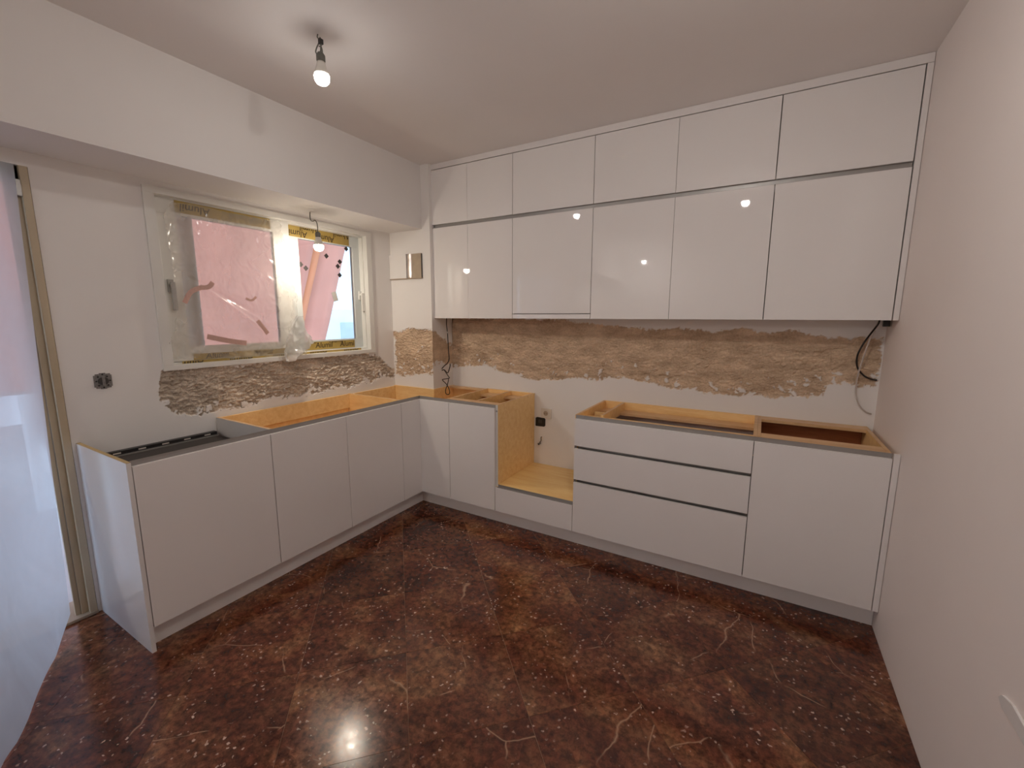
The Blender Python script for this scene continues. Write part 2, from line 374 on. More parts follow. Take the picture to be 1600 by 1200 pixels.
# ------------------------------------------------------------------ scraped plaster
def lerp_poly(pts, x):
    if x <= pts[0][0]: return pts[0][1]
    for (a, b), (c, d) in zip(pts, pts[1:]):
        if x <= c: return b+(d-b)*(x-a)/(c-a)
    return pts[-1][1]
def fbm(x, y, z, o=4): return noise.fractal(Vector((x, y, z)), 1.0, 2.1, o)
def skin(bm, o, ud, vd, nd_, rect, patch, up, lo, ends, seed, step=0.005, depth=0.006, rough=0.0022, jag=0.016,
         chips=0.10, fade=None, freq=60, cracks=False):
    """wall face rect (u0,u1,v0,v1) with a finely meshed patch in which old plaster is laid bare"""
    lay = bm.verts.layers.float.get('scrape') or bm.verts.layers.float.new('scrape')
    o, ud, vd, nn = Vector(o), Vector(ud), Vector(vd), Vector(nd_)
    u0, u1, v0, v1 = rect; p0, p1, q0, q1 = patch
    def quad(a, b, c, d):
        if b-a < 1e-5 or d-c < 1e-5: return
        vs = [bm.verts.new(o+ud*x+vd*y) for x, y in ((a, c), (b, c), (b, d), (a, d))]
        bm.faces.new(vs)
    quad(u0, u1, v0, q0); quad(u0, u1, q1, v1); quad(u0, p0, q0, q1); quad(p1, u1, q0, q1)
    nu, nv = max(2, round((p1-p0)/step)), max(2, round((q1-q0)/step))
    grid = []
    for j in range(nv+1):
        row = []
        for i in range(nu+1):
            u = p0+(p1-p0)*i/nu; v = q0+(q1-q0)*j/nv
            d = min(lerp_poly(up, u)-v, v-lerp_poly(lo, u), (u-ends[0]), (ends[1]-u))
            n1 = fbm(u*9+seed, v*9, seed, 4); n2 = fbm(u*freq+seed, v*freq*1.25, 3.3+seed, 3)
            dd = d+jag*(0.9*n1+0.55*n2)
            m = min(1, max(0, dd/0.006+0.5))
            low = v-lerp_poly(lo, u)
            if low < chips and fbm(u*26, v*26, 9+seed, 3) > 0.25+low/chips*0.5: m *= 0.08
            e = 1.0
            if fade:
                for fu in fade: e = min(e, abs(u-fu)/0.014)
            if i in (0, nu) or j in (0, nv): e = 0
            n3 = fbm(u*freq*0.42+seed, v*freq*0.85, 1.7+seed, 3)
            crack = abs(noise.noise(Vector((u*2.3+seed, v*13+0.8*n1, seed))))
            dz = m*(depth+rough*(1.1*n3+0.7*n2+0.4*n1)+(0.006*(1-crack/0.035) if crack < 0.035 and cracks else 0))
            vtx = bm.verts.new(o+ud*u+vd*v-nn*(min(0.0138, max(-0.0015, dz))*e))
            vtx[lay] = m; row.append(vtx)
        grid.append(row)
    for j in range(nv):
        for i in range(nu):
            f = bm.faces.new((grid[j][i], grid[j][i+1], grid[j+1][i+1], grid[j+1][i])); f.smooth = False
    return bm

# ------------------------------------------------------------------ room shell
# floor slab, then one object for every marble tile, laid on the diagonal
fl = struct('floor', bx(XW-0.22, W+0.15, YR-0.15, YB+0.15, -0.06, -0.0015), 'grout', label='dark brown polished marble floor laid on the diagonal')
PS, P0, Q0 = 0.632, 1.03, 2.845
def clip(poly, ax, val, keep_less):
    out = []
    for a, b in zip(poly, poly[1:]+poly[:1]):
        ia = (a[ax] <= val) == keep_less; ib = (b[ax] <= val) == keep_less
        if ia: out.append(a)
        if ia != ib:
            t = (val-a[ax])/(b[ax]-a[ax]); out.append((a[0]+(b[0]-a[0])*t, a[1]+(b[1]-a[1])*t))
    return out
FX0, FX1, FY0, FY1 = XW-0.2, W-0.001, -3.4, 0.16
full_mesh = None
for i in range(-12, 8):
    for j in range(-3, 13):
        g = 0.0022
        pa, pb, qa, qb = P0+i*PS+g/2, P0+(i+1)*PS-g/2, Q0-(j+1)*PS+g/2+PS*4, Q0-j*PS-g/2+PS*4
        poly = [((p+q)/2, (p-q)/2) for p, q in ((pa, qa), (pb, qa), (pb, qb), (pa, qb))]
        n0 = poly
        for ax, val, kl in ((0, FX0, False), (0, FX1, True), (1, FY0, False), (1, FY1, True)):
            poly = clip(poly, ax, val, kl)
            if len(poly) < 3: break
        if len(poly) < 3: continue
        ar = abs(sum(a[0]*b[1]-a[1]*b[0] for a, b in zip(poly, poly[1:]+poly[:1])))/2
        if ar < 0.0006: continue
        cx, cy = ((pa+pb)/2+(qa+qb)/2)/2, ((pa+pb)/2-(qa+qb)/2)/2
        whole = ar > 0.198
        if whole and full_mesh: me = full_mesh
        else:
            bm = bmesh.new()
            t = [bm.verts.new((x-cx, y-cy, 0)) for x, y in poly]; bt = [bm.verts.new((x-cx, y-cy, -0.0014)) for x, y in poly]
            bm.faces.new(t)
            for k in range(len(t)): bm.faces.new((t[k], bt[k], bt[(k+1) % len(t)], t[(k+1) % len(t)]))
            bmesh.ops.recalc_face_normals(bm, faces=bm.faces[:])
            if t[0].link_faces[0].normal.z == 0: pass
            me = bpy.data.meshes.new('floor_tile'); bm.to_mesh(me); bm.free(); me.materials.append(MAT['marble'])
            if whole: full_mesh = me
        o = bpy.data.objects.new('tile', me); COL.objects.link(o); o.parent = fl
        o.location = Vector((cx, cy, 0))-fl.location

struct('ceiling', bx(XW-0.2, W+0.15, YR-0.15, YB+0.15, H, H+0.12), 'paint_ceiling', label='plain white ceiling')

# back wall: core + front skin with a long band of bare plaster
BU = [(-0.132, 1.50), (0.60, 1.50), (0.943, 1.487), (1.16, 1.463), (1.443, 1.434), (1.705, 1.43), (1.904, 1.42), (2.238, 1.438), (2.494, 1.416), (2.708, 1.396), (2.83, 1.396)]
BL = [(-0.127, 1.054), (0.065, 1.083), (0.234, 1.104), (0.44, 1.04), (0.612, 1.014), (0.747, 1.019), (1.122, 1.052), (1.555, 1.065), (1.929, 1.024), (2.145, 1.006), (2.493, 1.039), (2.614, 1.058), (2.63, 1.124), (2.842, 1.138)]
bm = bx(XW-0.2, W+0.12, YB+0.014, YB+0.15, -0.02, H)
skin(bm, (0, YB, 0), (1, 0, 0), (0, 0, 1), (0, -1, 0), (PX-0.02, W, 0, H), (PX-0.02, W-0.004, 0.95, 1.56), BU, BL, (-0.2, 2.845), 2.7, step=0.0050, depth=0.006, rough=0.0055, jag=0.024, chips=0.14, freq=56, cracks=True)
struct('wall_back', bm, 'paint', label='white back wall with a band of bare plaster')

# pillar in the corner
PU = [(-0.60, 1.36), (-0.555, 1.376), (-0.43, 1.40), (-0.385, 1.415), (-0.155, 1.40), (PX, 1.40)]
PL = [(-0.584, 0.985), (-0.374, 0.998), (-0.16, 1.025), (PX, 1.03)]
bm = bx(XW+0.002, PX-0.014, PF+0.014, YB+0.02, -0.01, H)
skin(bm, (0, PF, 0), (1, 0, 0), (0, 0, 1), (0, -1, 0), (XW, PX, 0, H), (XW, PX, 0.92, 1.48), PU, PL, (-0.57, PX+0.03), 5.1, step=0.0045, depth=0.0055, rough=0.006, jag=0.03, chips=0.25, fade=(PX,), freq=75)
SU = [(PF, 1.40), (0.44, 1.34), (0.564, 1.25), (0.6, 1.24)]; SL = [(PF, 1.12), (0.435, 1.11), (0.56, 1.08), (0.6, 1.08)]
skin(bm, (PX, 0, 0), (0, 1, 0), (0, 0, 1), (1, 0, 0), (PF, YB, 0, H), (PF, YB, 1.0, 1.45), SU, SL, (PF-0.03, YB+0.02), 8.2, step=0.005, depth=0.004, rough=0.002, jag=0.06, chips=0.05, fade=(PF,), freq=40)
struct('wall_pillar', bm, 'paint', label='white corner pillar with scraped plaster')

# left wall with window opening and balcony door opening
OY0, OY1, OZ0, OZ1 = -1.405, 0.090, 1.222, 2.180    # window opening
DY0, DY1, DZ = -3.35, -1.822, 2.16                  # balcony opening
bm = bmesh.new()
XO = XW-0.20
box(bm, XO, XW, OY1, YB+0.02, OZ0, HB+0.05); box(bm, XO, XW, DY1, OY0, OZ0, HB+0.05)
box(bm, XO, XW, OY0, OY1, OZ1, HB+0.05); box(bm, XO, XW, DY1, -1.56, -0.02, OZ0); box(bm, XO, XW-0.016, -1.56, YB+0.02, -0.02, OZ0)
box(bm, XO, XW, DY0, DY1, DZ, HB+0.05); box(bm, XO, XW, YR-0.1, DY0, -0.02, HB+0.05); box(bm, XO, XB-0.2, YR-0.1, YB+0.02, HB+0.04, H)
LU = [(-1.48, 1.09), (-1.452, 1.107), (-1.425, 1.20), (-1.3, 1.203), (0.1, 1.205), (0.13, 1.17), (0.198, 1.128), (0.282, 1.05), (0.33, 1.05)]
LL = [(-1.46, 1.09), (-1.433, 1.032), (-1.397, 0.967), (-1.298, 0.932), (-1.187, 0.942), (-1.054, 0.925), (-0.843, 0.962), (-0.659, 0.950), (-0.188, 0.959), (0.05, 0.96), (0.146, 0.987), (0.28, 0.975), (0.33, 0.98)]
skin(bm, (XW, 0, 0), (0, 1, 0), (0, 0, 1), (1, 0, 0), (-1.56, PF+0.01, -0.01, OZ0), (-1.54, PF, 0.88, OZ0-0.004), LU, LL, (-1.46, 0.315), 11.4, step=0.0042, depth=0.0065, rough=0.011, jag=0.026, chips=0.10, fade=(PF,), freq=70)
struct('wall_left', bm, 'paint_left', label='white window wall with bare plaster under the window')
struct('wall_beam', bx(XW-0.01, XB, YR-0.1, YB+0.01, HB, H+0.01), 'paint', label='deep white beam along the ceiling above the window')
# right wall with the low plaster strip, wall behind the camera
struct('wall_right', bx(W, W+0.12, YR-0.1, YB+0.15, -0.02, H), 'paint_right', label='plain pinkish white side wall')
struct('wall_rear', bx(XW-0.2, W+0.15, YR-0.12, YR, -0.02, H), 'paint', label='plain white wall behind the viewer')
bm = bmesh.new()
prof = [(-1.080, 0.584), (-1.093, 0.600), (-1.14, 0.612), (-1.22, 0.604), (-1.42, 0.592), (-1.42, 0.552), (-1.21, 0.570), (-1.15, 0.574), (-1.105, 0.571)]
a = [bm.verts.new((W+0.001, y, z)) for y, z in prof]; b = [bm.verts.new((W-0.006, y, z)) for y, z in prof]
bm.faces.new(b)
for k in range(len(a)): bm.faces.new((a[k], a[(k+1) % len(a)], b[(k+1) % len(a)], b[k]))
tag(obj('plaster_strip', bm, 'panel_white'), 'raised strip of fresh white filler low on the side wall', 'filler strip')

# ------------------------------------------------------------------ window
wn = bpy.data.objects.new('window_1', None); COL.objects.link(wn); wn.location = (XW-0.05, -0.65, 1.21); wn.matrix_world = Matrix.Translation(wn.location)
wn['kind'] = 'structure'; wn['label'] = 'white two-leaf sliding window with protective tape on its rails'
def ring(bm, x0, x1, y0, y1, z0, z1, w, bev=0.0, wl=None, wr=None, wt=None, wb=None):
    wl = wl or w; wr = wr or w; wt = wt or w; wb = wb or w
    box(bm, x0, x1, y0, y1, z0, z0+wb, bev); box(bm, x0, x1, y0, y1, z1-wt, z1, bev)
    box(bm, x0, x1, y0, y0+wl, z0+wb, z1-wt, bev); box(bm, x0, x1, y1-wr, y1, z0+wb, z1-wt, bev); return bm
obj('window_surround', ring(bmesh.new(), XW-0.07, XW+0.012, OY0-0.012, OY1+0.012, OZ0-0.012, OZ1+0.012, 0.05, 0.002, wt=0.034, wb=0.03), 'frame_white', wn)
obj('track_frame', ring(bmesh.new(), XW-0.16, XW-0.030, OY0+0.02, OY1-0.02, OZ0+0.004, OZ1-0.004, 0.03, 0.001), 'frame_white', wn)
obj('track_groove', bx(XW-0.075, XW-0.058, 0.052, 0.064, OZ0+0.03, OZ1-0.03), 'dark_gap', wn)
# left leaf (inner track) and right leaf (outer track)
lf = obj('sash', ring(bmesh.new(), XW-0.062, XW-0.030, -1.362, -0.590, 1.248, 2.155, 0.10, 0.002, wr=0.115, wt=0.085, wb=0.09), 'frame_white', wn, label='left sliding leaf, wrapped in film')
obj('pane', bx(XW-0.050, XW-0.044, -1.268, -0.70, 1.33, 2.075), 'glass', lf)
rf = obj('sash', ring(bmesh.new(), XW-0.105, XW-0.070, -0.585, 0.066, 1.248, 2.150, 0.075, 0.002, wl=0.088, wr=0.088, wt=0.085, wb=0.085), 'frame_grey', wn, label='right sliding leaf with clear glass')
obj('pane', bx(XW-0.092, XW-0.086, -0.505, -0.015, 1.325, 2.072), 'glass', rf)
for y, z in ((-0.479, 1.886), (-0.44, 1.863), (-0.259, 1.971), (-0.139, 1.941), (-0.160, 1.904), (-0.147, 1.837), (-0.071, 2.048)):
    bm = bx(XW-0.0855, XW-0.082, -0.014, 0.014, -0.014, 0.014)
    bmesh.ops.rotate(bm, verts=bm.verts[:], cent=(0, 0, 0), matrix=Matrix.Rotation(0.75, 3, 'X')); bmesh.ops.translate(bm, verts=bm.verts[:], vec=(0, y, z))
    obj('glass_spacer', bm, 'spacer', rf)
bm = bx(XW-0.0855, XW-0.083, -0.021, 0.021, -0.036, 0.036)
bmesh.ops.rotate(bm, verts=bm.verts[:], cent=(0, 0, 0), matrix=Matrix.Rotation(0.27, 3, 'X')); bmesh.ops.translate(bm, verts=bm.verts[:], vec=(0, -0.203, 1.668))
obj('sticker', bm, 'sticker', rf)
def handle(y, z0, z1, x, par, lab, mat):
    bm = bmesh.new(); box(bm, x-0.004, x+0.012, y-0.014, y+0.014, z0-0.01, z0+0.06, 0.003)
    tube(bm, [(x+0.012, y, z0+0.03), (x+0.032, y, z0+0.032)], 0.009, 10, 1)
    box(bm, x+0.028, x+0.042, y-0.011, y+0.011, z1, z0+0.045, 0.004)
    obj('window_handle', bm, mat, par, label=lab)
handle(0.028, 1.66, 1.555, XW-0.07, rf, 'white lever handle', 'frame_white')
handle(-1.325, 1.655, 1.545, XW-0.03, lf, 'grey lever handle', 'sticker')

# yellow protective tape with print
def tape(y0, y1, z0, z1, x, rows, par):
    t = obj('protective_tape', bx(x, x+0.0012, y0, y1, z0, z1), 'yellow_tape', par, label='yellow protective tape with dark print')
    for ys, zc, size, flip in rows:
        for y in ys:
            cu = bpy.data.curves.new('tape_print', 'FONT'); cu.body = 'Alumil'; cu.size = size; cu.align_x = 'CENTER'; cu.align_y = 'CENTER'; cu.offset = size*0.012; cu.shear = 0.12
            tmp = bpy.data.objects.new('tape_print', cu); COL.objects.link(tmp)
            dg = bpy.context.evaluated_depsgraph_get(); me = bpy.data.meshes.new_from_object(tmp.evaluated_get(dg))
            bpy.data.objects.remove(tmp)
            # text plane x right, y up -> world +y right, +z up, facing +x
            R3 = Matrix(((0, 0, 1), (1, 0, 0), (0, 1, 0)))
            if flip: R3 = R3 @ Matrix.Rotation(math.pi, 3, 'Z')
            me.transform(Matrix.Translation((x+0.0016, y, zc)).to_4x4() @ R3.to_4x4())
            # trim what would overhang the tape
            bm = bmesh.new(); bm.from_mesh(me)
            for co, no in (((0, 0, z0+0.002), (0, 0, -1)), ((0, 0, z1-0.002), (0, 0, 1)), ((0, y0+0.002, 0), (0, -1, 0)), ((0, y1-0.002, 0), (0, 1, 0))):
                bmesh.ops.bisect_plane(bm, geom=bm.verts[:]+bm.edges[:]+bm.faces[:], plane_co=co, plane_no=no, clear_outer=True)
            if len(bm.faces): 
                bmesh.ops.translate(bm, verts=bm.verts[:], vec=(0, 0, 0))
                obj('tape_print', bm, 'print_dark', t)
            else: bm.free()
    return t
TX = XW-0.0290
tape(-0.585, -0.055, 2.072, 2.150, XW-0.0690, [((-0.50, -0.27), 2.098, 0.060, True), ((-0.40, -0.12), 2.142, 0.060, True)], wn)
tape(-0.500, -0.05, 1.262, 1.322, XW-0.0690, [((-0.34, -0.12), 1.294, 0.058, False), ((-0.23, -0.47), 1.326, 0.05, False)], wn)
tape(-1.31, -0.02, 1.2275, 1.2545, XW-0.0285, [((-1.27, -0.98, -0.70, -0.42, -0.12), 1.240, 0.056, True)], wn)
tape(-1.25, -0.68, 1.258, 1.292, XW-0.0285, [((-1.12, -0.84), 1.277, 0.05, False)], wn)
tape(-1.262, -0.72, 2.086, 2.150, XW-0.0285, [((-1.16, -0.9, -0.75), 2.118, 0.060, True)], wn)
tape(-0.578, -0.570, 1.35, 2.05, XW-0.0690, [], wn)

# thin plastic film taped over the left leaf
def film_window():
    nu, nv = 120, 140
    bm = bmesh.new(); rows = []
    left = [(0, -1.300), (0.08, -1.345), (0.3, -1.335), (0.6, -1.33), (0.8, -1.345), (0.93, -1.40), (1, -1.385)]
    right = [(0, -0.675), (0.15, -0.665), (0.35, -0.640), (0.55, -0.615), (0.72, -0.610), (0.83, -0.560), (0.90, -0.530), (1, -0.60)]
    bot = [(-1.40, 1.262), (-1.33, 1.275), (-1.2, 1.262), (-1.0, 1.250), (-0.86, 1.252), (-0.78, 1.232), (-0.71, 1.196), (-0.64, 1.225), (-0.53, 1.27)]
    top = [(-1.35, 2.10), (-1.29, 2.128), (-1.2, 2.140), (-1.0, 2.132), (-0.66, 2.138)]
    for j in range(nv+1):
        v = j/nv; row = []
        for i in range(nu+1):
            s = i/nu; yl, yr = lerp_poly(left, v), lerp_poly(right, v); y = yl+(yr-yl)*s
            zt, zb = lerp_poly(top, y), lerp_poly(bot, y); z = zt+(zb-zt)*v
            crum = 0.35+1.6*max(0, (s-0.72)/0.28)**1.2+0.9*max(0, (0.10-s)/0.10)+0.8*max(0, (v-0.85)/0.15)
            w1 = fbm(y*6, z*3.0, 1.3, 3); w2 = 1-abs(fbm(y*14+2*w1, z*9, 4.2, 3))*2
            fold = -0.010*math.exp(-((z-(1.70-0.55*(y+1.2)))/0.012)**2)*(1 if -1.25 < y < -0.85 else 0.2)
            fold += 0.010*math.exp(-((z-(1.62-0.78*(y+1.1)))/0.010)**2)*(1 if -1.15 < y < -0.82 else 0)
            x = XW+0.004+0.016*crum*w1+0.010*crum*w2+fold+0.022*math.sin(math.pi*min(1, v*1.02))
            x += 0.03*max(0, (v-0.8)/0.2)*max(0, (s-0.75)/0.25)
            row.append(bm.verts.new((max(XW-0.022, x), y+0.006*crum*fbm(y*20, z*20, 7, 2), z+0.006*crum*fbm(y*18, z*18, 3, 2))))
        rows.append(row)
    for j in range(nv):
        for i in range(nu): bm.faces.new((rows[j][i], rows[j][i+1], rows[j+1][i+1], rows[j+1][i]))
    return bm
ft = thing('plastic_film', 'thin clear plastic sheet taped over the left leaf of the window', 'plastic sheet', (XW+0.01, -0.95, 1.2))
obj('sheet', film_window(), 'film_thin', ft, smooth=True)
def loose_corner():
    bm = bmesh.new(); rows = []; nu, nv = 40, 50
    L_ = [(0, -0.640), (0.3, -0.70), (0.6, -0.755), (1, -0.745)]; R_ = [(0, -0.600), (0.25, -0.575), (0.5, -0.520), (0.75, -0.495), (1, -0.66)]
    for j in range(nv+1):
        v = j/nv; row = []
        for i in range(nu+1):
            q = i/nu; a, b = lerp_poly(L_, v), lerp_poly(R_, v); y = a+(b-a)*q
            z = 1.515-0.30*v-0.03*math.sin(math.pi*q)*v+0.055*q*v*v
            w = 1-abs(fbm(y*16, z*7, 5.5, 3))*2.2
            row.append(bm.verts.new((XW+0.055+0.030*w*(0.3+v)+0.02*math.sin(q*9+3*v), y, z)))
        rows.append(row)
    for j in range(nv):
        for i in range(nu): bm.faces.new((rows[j][i], rows[j][i+1], rows[j+1][i+1], rows[j+1][i]))
    return bm
obj('loose_corner', loose_corner(), 'film_fold', ft, smooth=True, label='bunched loose corner of the sheet')
def strip(pts, w, x):
    P = catmull([(x, y, z) for y, z in pts], 5); bm = bmesh.new(); prev = None
    for i, p in enumerate(P):
        d = (P[min(i+1, len(P)-1)]-P[max(i-1, 0)]).normalized(); n = Vector((0, -d.z, d.y))*w/2
        cur = [bm.verts.new(p+n), bm.verts.new(p-n)]
        if prev: bm.faces.new((prev[0], prev[1], cur[1], cur[0]))
        prev = cur
    bm.normal_update(); bmesh.ops.solidify(bm, geom=bm.faces[:], thickness=0.0008); return bm
for pts, w in (([(-1.30, 1.585), (-1.265, 1.645), (-1.215, 1.672), (-1.17, 1.680), (-1.145, 1.708)], 0.026), ([(-1.205, 1.395), (-1.09, 1.365), (-0.985, 1.345)], 0.03),
               ([(-0.905, 1.485), (-0.875, 1.445), (-0.845, 1.400)], 0.026), ([(-0.965, 1.622), (-0.93, 1.612), (-0.90, 1.635)], 0.014)):
    obj('adhesive_tape', strip(pts, w, XW+0.055), 'masking_tape', ft, label='brownish adhesive tape')

# ------------------------------------------------------------------ balcony door opening and its sheet
dr = bpy.data.objects.new('door_1', None); COL.objects.link(dr); dr.location = (XW-0.1, (DY0+DY1)/2, 0); dr.matrix_world = Matrix.Translation(dr.location)
dr['kind'] = 'structure'; dr['label'] = 'balcony door opening with a beige frame behind the hanging sheet'
bm = bmesh.new()
box(bm, XW-0.13, XW-0.02, DY1-0.055, DY1, 0, DZ, 0.003); box(bm, XW-0.13, XW-0.02, DY0, DY0+0.055, 0, DZ, 0.003); box(bm, XW-0.13, XW-0.02, DY0, DY1, DZ-0.06, DZ, 0.003)
obj('door_frame', bm, 'frame_beige', dr)
obj('frame_lip', boxes((XW-0.02, XW+0.006, DY1-0.030, DY1-0.002, 0, DZ), bev=0.004), 'frame_beige', dr)
obj('door_track', boxes((XW-0.045, XW-0.030, DY1-0.075, DY1-0.057, 0.0, DZ-0.06)), 'frame_beige', dr)
obj('roller_bracket', boxes((XW-0.02, XW+0.010, DY1-0.052, DY1-0.030, 2.03, 2.10), bev=0.003), 'grey_alu', dr)
obj('threshold', bx(XW-0.2, XW+0.01, DY0, DY1, 0.0, 0.014, bev=0.003), 'duct_beige', dr)

def sheet_door():
    nu, nv = 170, 130; bm = bmesh.new(); rows = []
    for j in range(nv+1):
        v = j/nv; row = []
        for i in range(nu+1):
            s = i/nu
            y = -1.868-1.50*s
            # hem spreads into the room, most of all a step away from the jamb
            out_b = min(1.02, 0.01+3.4*s) if s < 0.30 else 1.02-0.3*(s-0.30)
            prof = 0.02+0.16*v+0.84*v**3.2
            w1 = fbm(s*7+0.8*v, v*1.6, 2.2, 3); w2 = math.sin(s*46+3.0*fbm(s*5, v*2, 6, 2)+1.2*v)
            amp = (0.25+0.75*v)*min(1, s*7+0.12)
            x = XW+0.022+out_b*prof+amp*(0.038*w1+0.013*w2)*(1-0.35*v)
            yy = y-0.085*v*v*min(1, s*3)-0.035*v-0.025*v*(1-s)+0.012*amp*fbm(s*9, v*5, 8, 2)
            z = 2.15*(1-v)+0.006+0.10*max(0, 0.06-s)*v/0.06*0.6
            z += 0.012*fbm(s*14, 0.3, 5, 2)*v
            row.append(bm.verts.new((max(XW+0.012, x), yy, max(0.004, z))))
        rows.append(row)
    for j in range(nv):
        for i in range(nu): bm.faces.new((rows[j][i], rows[j][i+1], rows[j+1][i+1], rows[j+1][i]))
    return bm
tag(obj('plastic_curtain', sheet_door(), 'film_thick', smooth=True), 'large milky plastic dust sheet hanging over the balcony door and trailing on the floor', 'plastic sheet')

# ------------------------------------------------------------------ outside: balcony, awning, houses
struct('trim_1', bx(-2.55, XW-0.2, -4.2, 1.2, -0.16, -0.02), 'concrete', label='balcony slab outside')
struct('trim_2', bx(-1.55, XW-0.2, -4.2, 1.6, 2.98, 3.16), 'far_white', label='slab of the balcony above')
struct('wall_upper_unseen', bx(XW-0.2, W+0.15, YR-0.15, YB+0.15, H+0.13, 9.0), 'far_white', label='unseen upper storeys, added to keep sun off the awning')  # out of view, added to block sunlight from the awning
aw = thing('awning', 'pink fabric awning with an orange stripe dropping outside the window', 'awning', (-1.85, -1.4, 0.9))
AT, AB = (-1.57, 2.90), (-2.44, 0.95)
def aw_strip(y0, y1, n=8):
    bm = bmesh.new(); cols = []
    ny = max(2, int((y1-y0)/0.08))
    for i in range(ny+1):
        y = y0+(y1-y0)*i/ny
        cols.append([bm.verts.new((AT[0]+(AB[0]-AT[0])*k/n+0.010*math.sin(y*9+k), y, AT[1]+(AB[1]-AT[1])*k/n)) for k in range(n+1)])
    for i in range(ny):
        for k in range(n): bm.faces.new((cols[i][k], cols[i+1][k], cols[i+1][k+1], cols[i][k+1]))
    bm.normal_update(); bmesh.ops.solidify(bm, geom=bm.faces[:], thickness=0.002); return bm
obj('fabric', aw_strip(-4.0, 0.50), 'awning_pink', aw, smooth=True)
obj('stripe', aw_strip(0.50, 0.585), 'awning_orange', aw, smooth=True)
obj('fabric', aw_strip(0.585, 0.90), 'awning_pink', aw, smooth=True)
obj('bottom_bar', tube(bmesh.new(), [(AB[0], -4.0, AB[1]), (AB[0], 0.90, AB[1])], 0.016, 10, 1), 'frame_white', aw)
obj('roller', tube(bmesh.new(), [(AT[0], -4.0, AT[1]+0.03), (AT[0], 0.90, AT[1]+0.03)], 0.045, 12, 1), 'frame_white', aw)
tag(obj('drain_pipe', tube(bmesh.new(), [(-1.0, -1.055, -0.02), (-1.0, -1.055, 2.98)], 0.045, 16, 1), 'duct_beige', smooth=True), 'pale grey downpipe outside behind the film-covered pane', 'pipe')
bl = thing('apartment_building', 'pale apartment house far across the street seen past the awning', 'building', (-11.0, 7.0, -9.0))
obj('wall', bx(-14.0, -11.0, 0.5, 16.0, -9.0, 1.75), 'far_white', bl)
for k in range(3):
    z = -7.2+3.1*k
    obj('balcony_slab', bx(-11.0, -9.8, 1.0, 15.0, z, z+0.18), 'far_white', bl)
    obj('railing', bx(-9.86, -9.8, 1.0, 15.0, z+0.18, z+1.1), 'far_grey' if k == 9 else 'far_white', bl)
    for y in (2.5, 5.2, 8.0, 11.0):
        wv = obj('window', bx(-11.02, -10.97, y, y+1.2, z+0.5, z+2.3), 'far_grey', bl)
struct('trim_3', bx(-60, -2.6, -40, 60, -9.2, -9.0), 'ground', label='street far below')

# ------------------------------------------------------------------ ceiling bulbs
def bulb_profile(z0):
    """hanging lamp: dome bottom at z0; returns (dome, neck) profiles, bottom to top"""
    dome = [(0.0008, z0), (0.012, z0+0.0015), (0.021, z0+0.006), (0.028, z0+0.014), (0.0315, z0+0.024), (0.0322, z0+0.033), (0.031, z0+0.041)]
    neck = [(0.0308, z0+0.0412), (0.029, z0+0.048), (0.025, z0+0.060), (0.021, z0+0.074), (0.018, z0+0.086), (0.0150, z0+0.094)]
    return dome, neck
def pendant(name, label, cx, cy, zb, cable, extra=None, sock='cable_grey'):
    t = thing(name, label, 'light bulb', (cx, cy, zb), 'bare bulbs on wires')
    d, n = bulb_profile(zb)
    obj('bulb_dome', lathe(bmesh.new(), d, cx, cy), 'bulb_glow_%d' % LAMP_N[0], t, smooth=True, label='glowing dome'); LAMP_N[0] += 1
    obj('bulb_body', lathe(bmesh.new(), n, cx, cy), 'bulb_body', t, smooth=True)
    obj('lamp_socket', lathe(bmesh.new(), [(0.0165, zb+0.093), (0.0185, zb+0.097), (0.0185, zb+0.118), (0.012, zb+0.128), (0.006, zb+0.131)], cx, cy, 18), 'bulb_body' if sock == 'w' else 'cable_grey', t, smooth=False)
    obj('wire', tube(bmesh.new(), cable, 0.0032, 8), sock if sock != 'w' else 'cable_grey', t, smooth=True)
    if extra: extra(t)
    return t
L1 = (0.526, -1.131)
def ex1(t):
    x, y = L1
    obj('wire_loop', tube(bmesh.new(), [(x+0.004, y, 2.70), (x-0.012, y+0.004, 2.685), (x-0.024, y, 2.665), (x-0.022, y-0.006, 2.645), (x-0.008, y, 2.632), (x+0.006, y+0.004, 2.64), (x+0.008, y, 2.66), (x-0.006, y, 2.668)], 0.0028, 7), 'cable_grey', t, smooth=True)
    obj('terminal_block', bx(x-0.002, x+0.014, y-0.008, y+0.008, 2.672, 2.692, bev=0.002), 'black_plastic', t)
    obj('ceiling_hook', tube(bmesh.new(), [(x-0.01, y, H+0.002), (x-0.014, y, H-0.012), (x, y+0.004, H-0.02), (x+0.006, y, H-0.034)], 0.0025, 7), 'cable_grey', t, smooth=True)
pendant('hanging_bulb', 'glowing bare bulb on looped wire hanging from the ceiling', L1[0], L1[1], 2.512, [(L1[0], L1[1], 2.64), (L1[0]+0.004, L1[1], 2.655), (L1[0]+0.008, L1[1], 2.68)], ex1)
L2 = (-0.416, -0.505)
pendant('hanging_bulb', 'glowing bare bulb hanging on bent wire under the beam by the window', L2[0], L2[1], 1.957,
        [(L2[0]-0.070, L2[1], HB+0.001), (L2[0]-0.073, L2[1], 2.19), (L2[0]-0.066, L2[1], 2.168), (L2[0]-0.045, L2[1], 2.160), (L2[0]-0.022, L2[1], 2.163), (L2[0]-0.006, L2[1], 2.148), (L2[0]+0.001, L2[1], 2.120), (L2[0], L2[1], 2.086)])
pendant('hanging_bulb', 'third ceiling bulb, seen only as a reflection in the wall cabinet doors', 2.045, -1.41, 2.512, [(2.045, -1.41, 2.64), (2.047, -1.41, 2.68), (2.045, -1.41, H)])
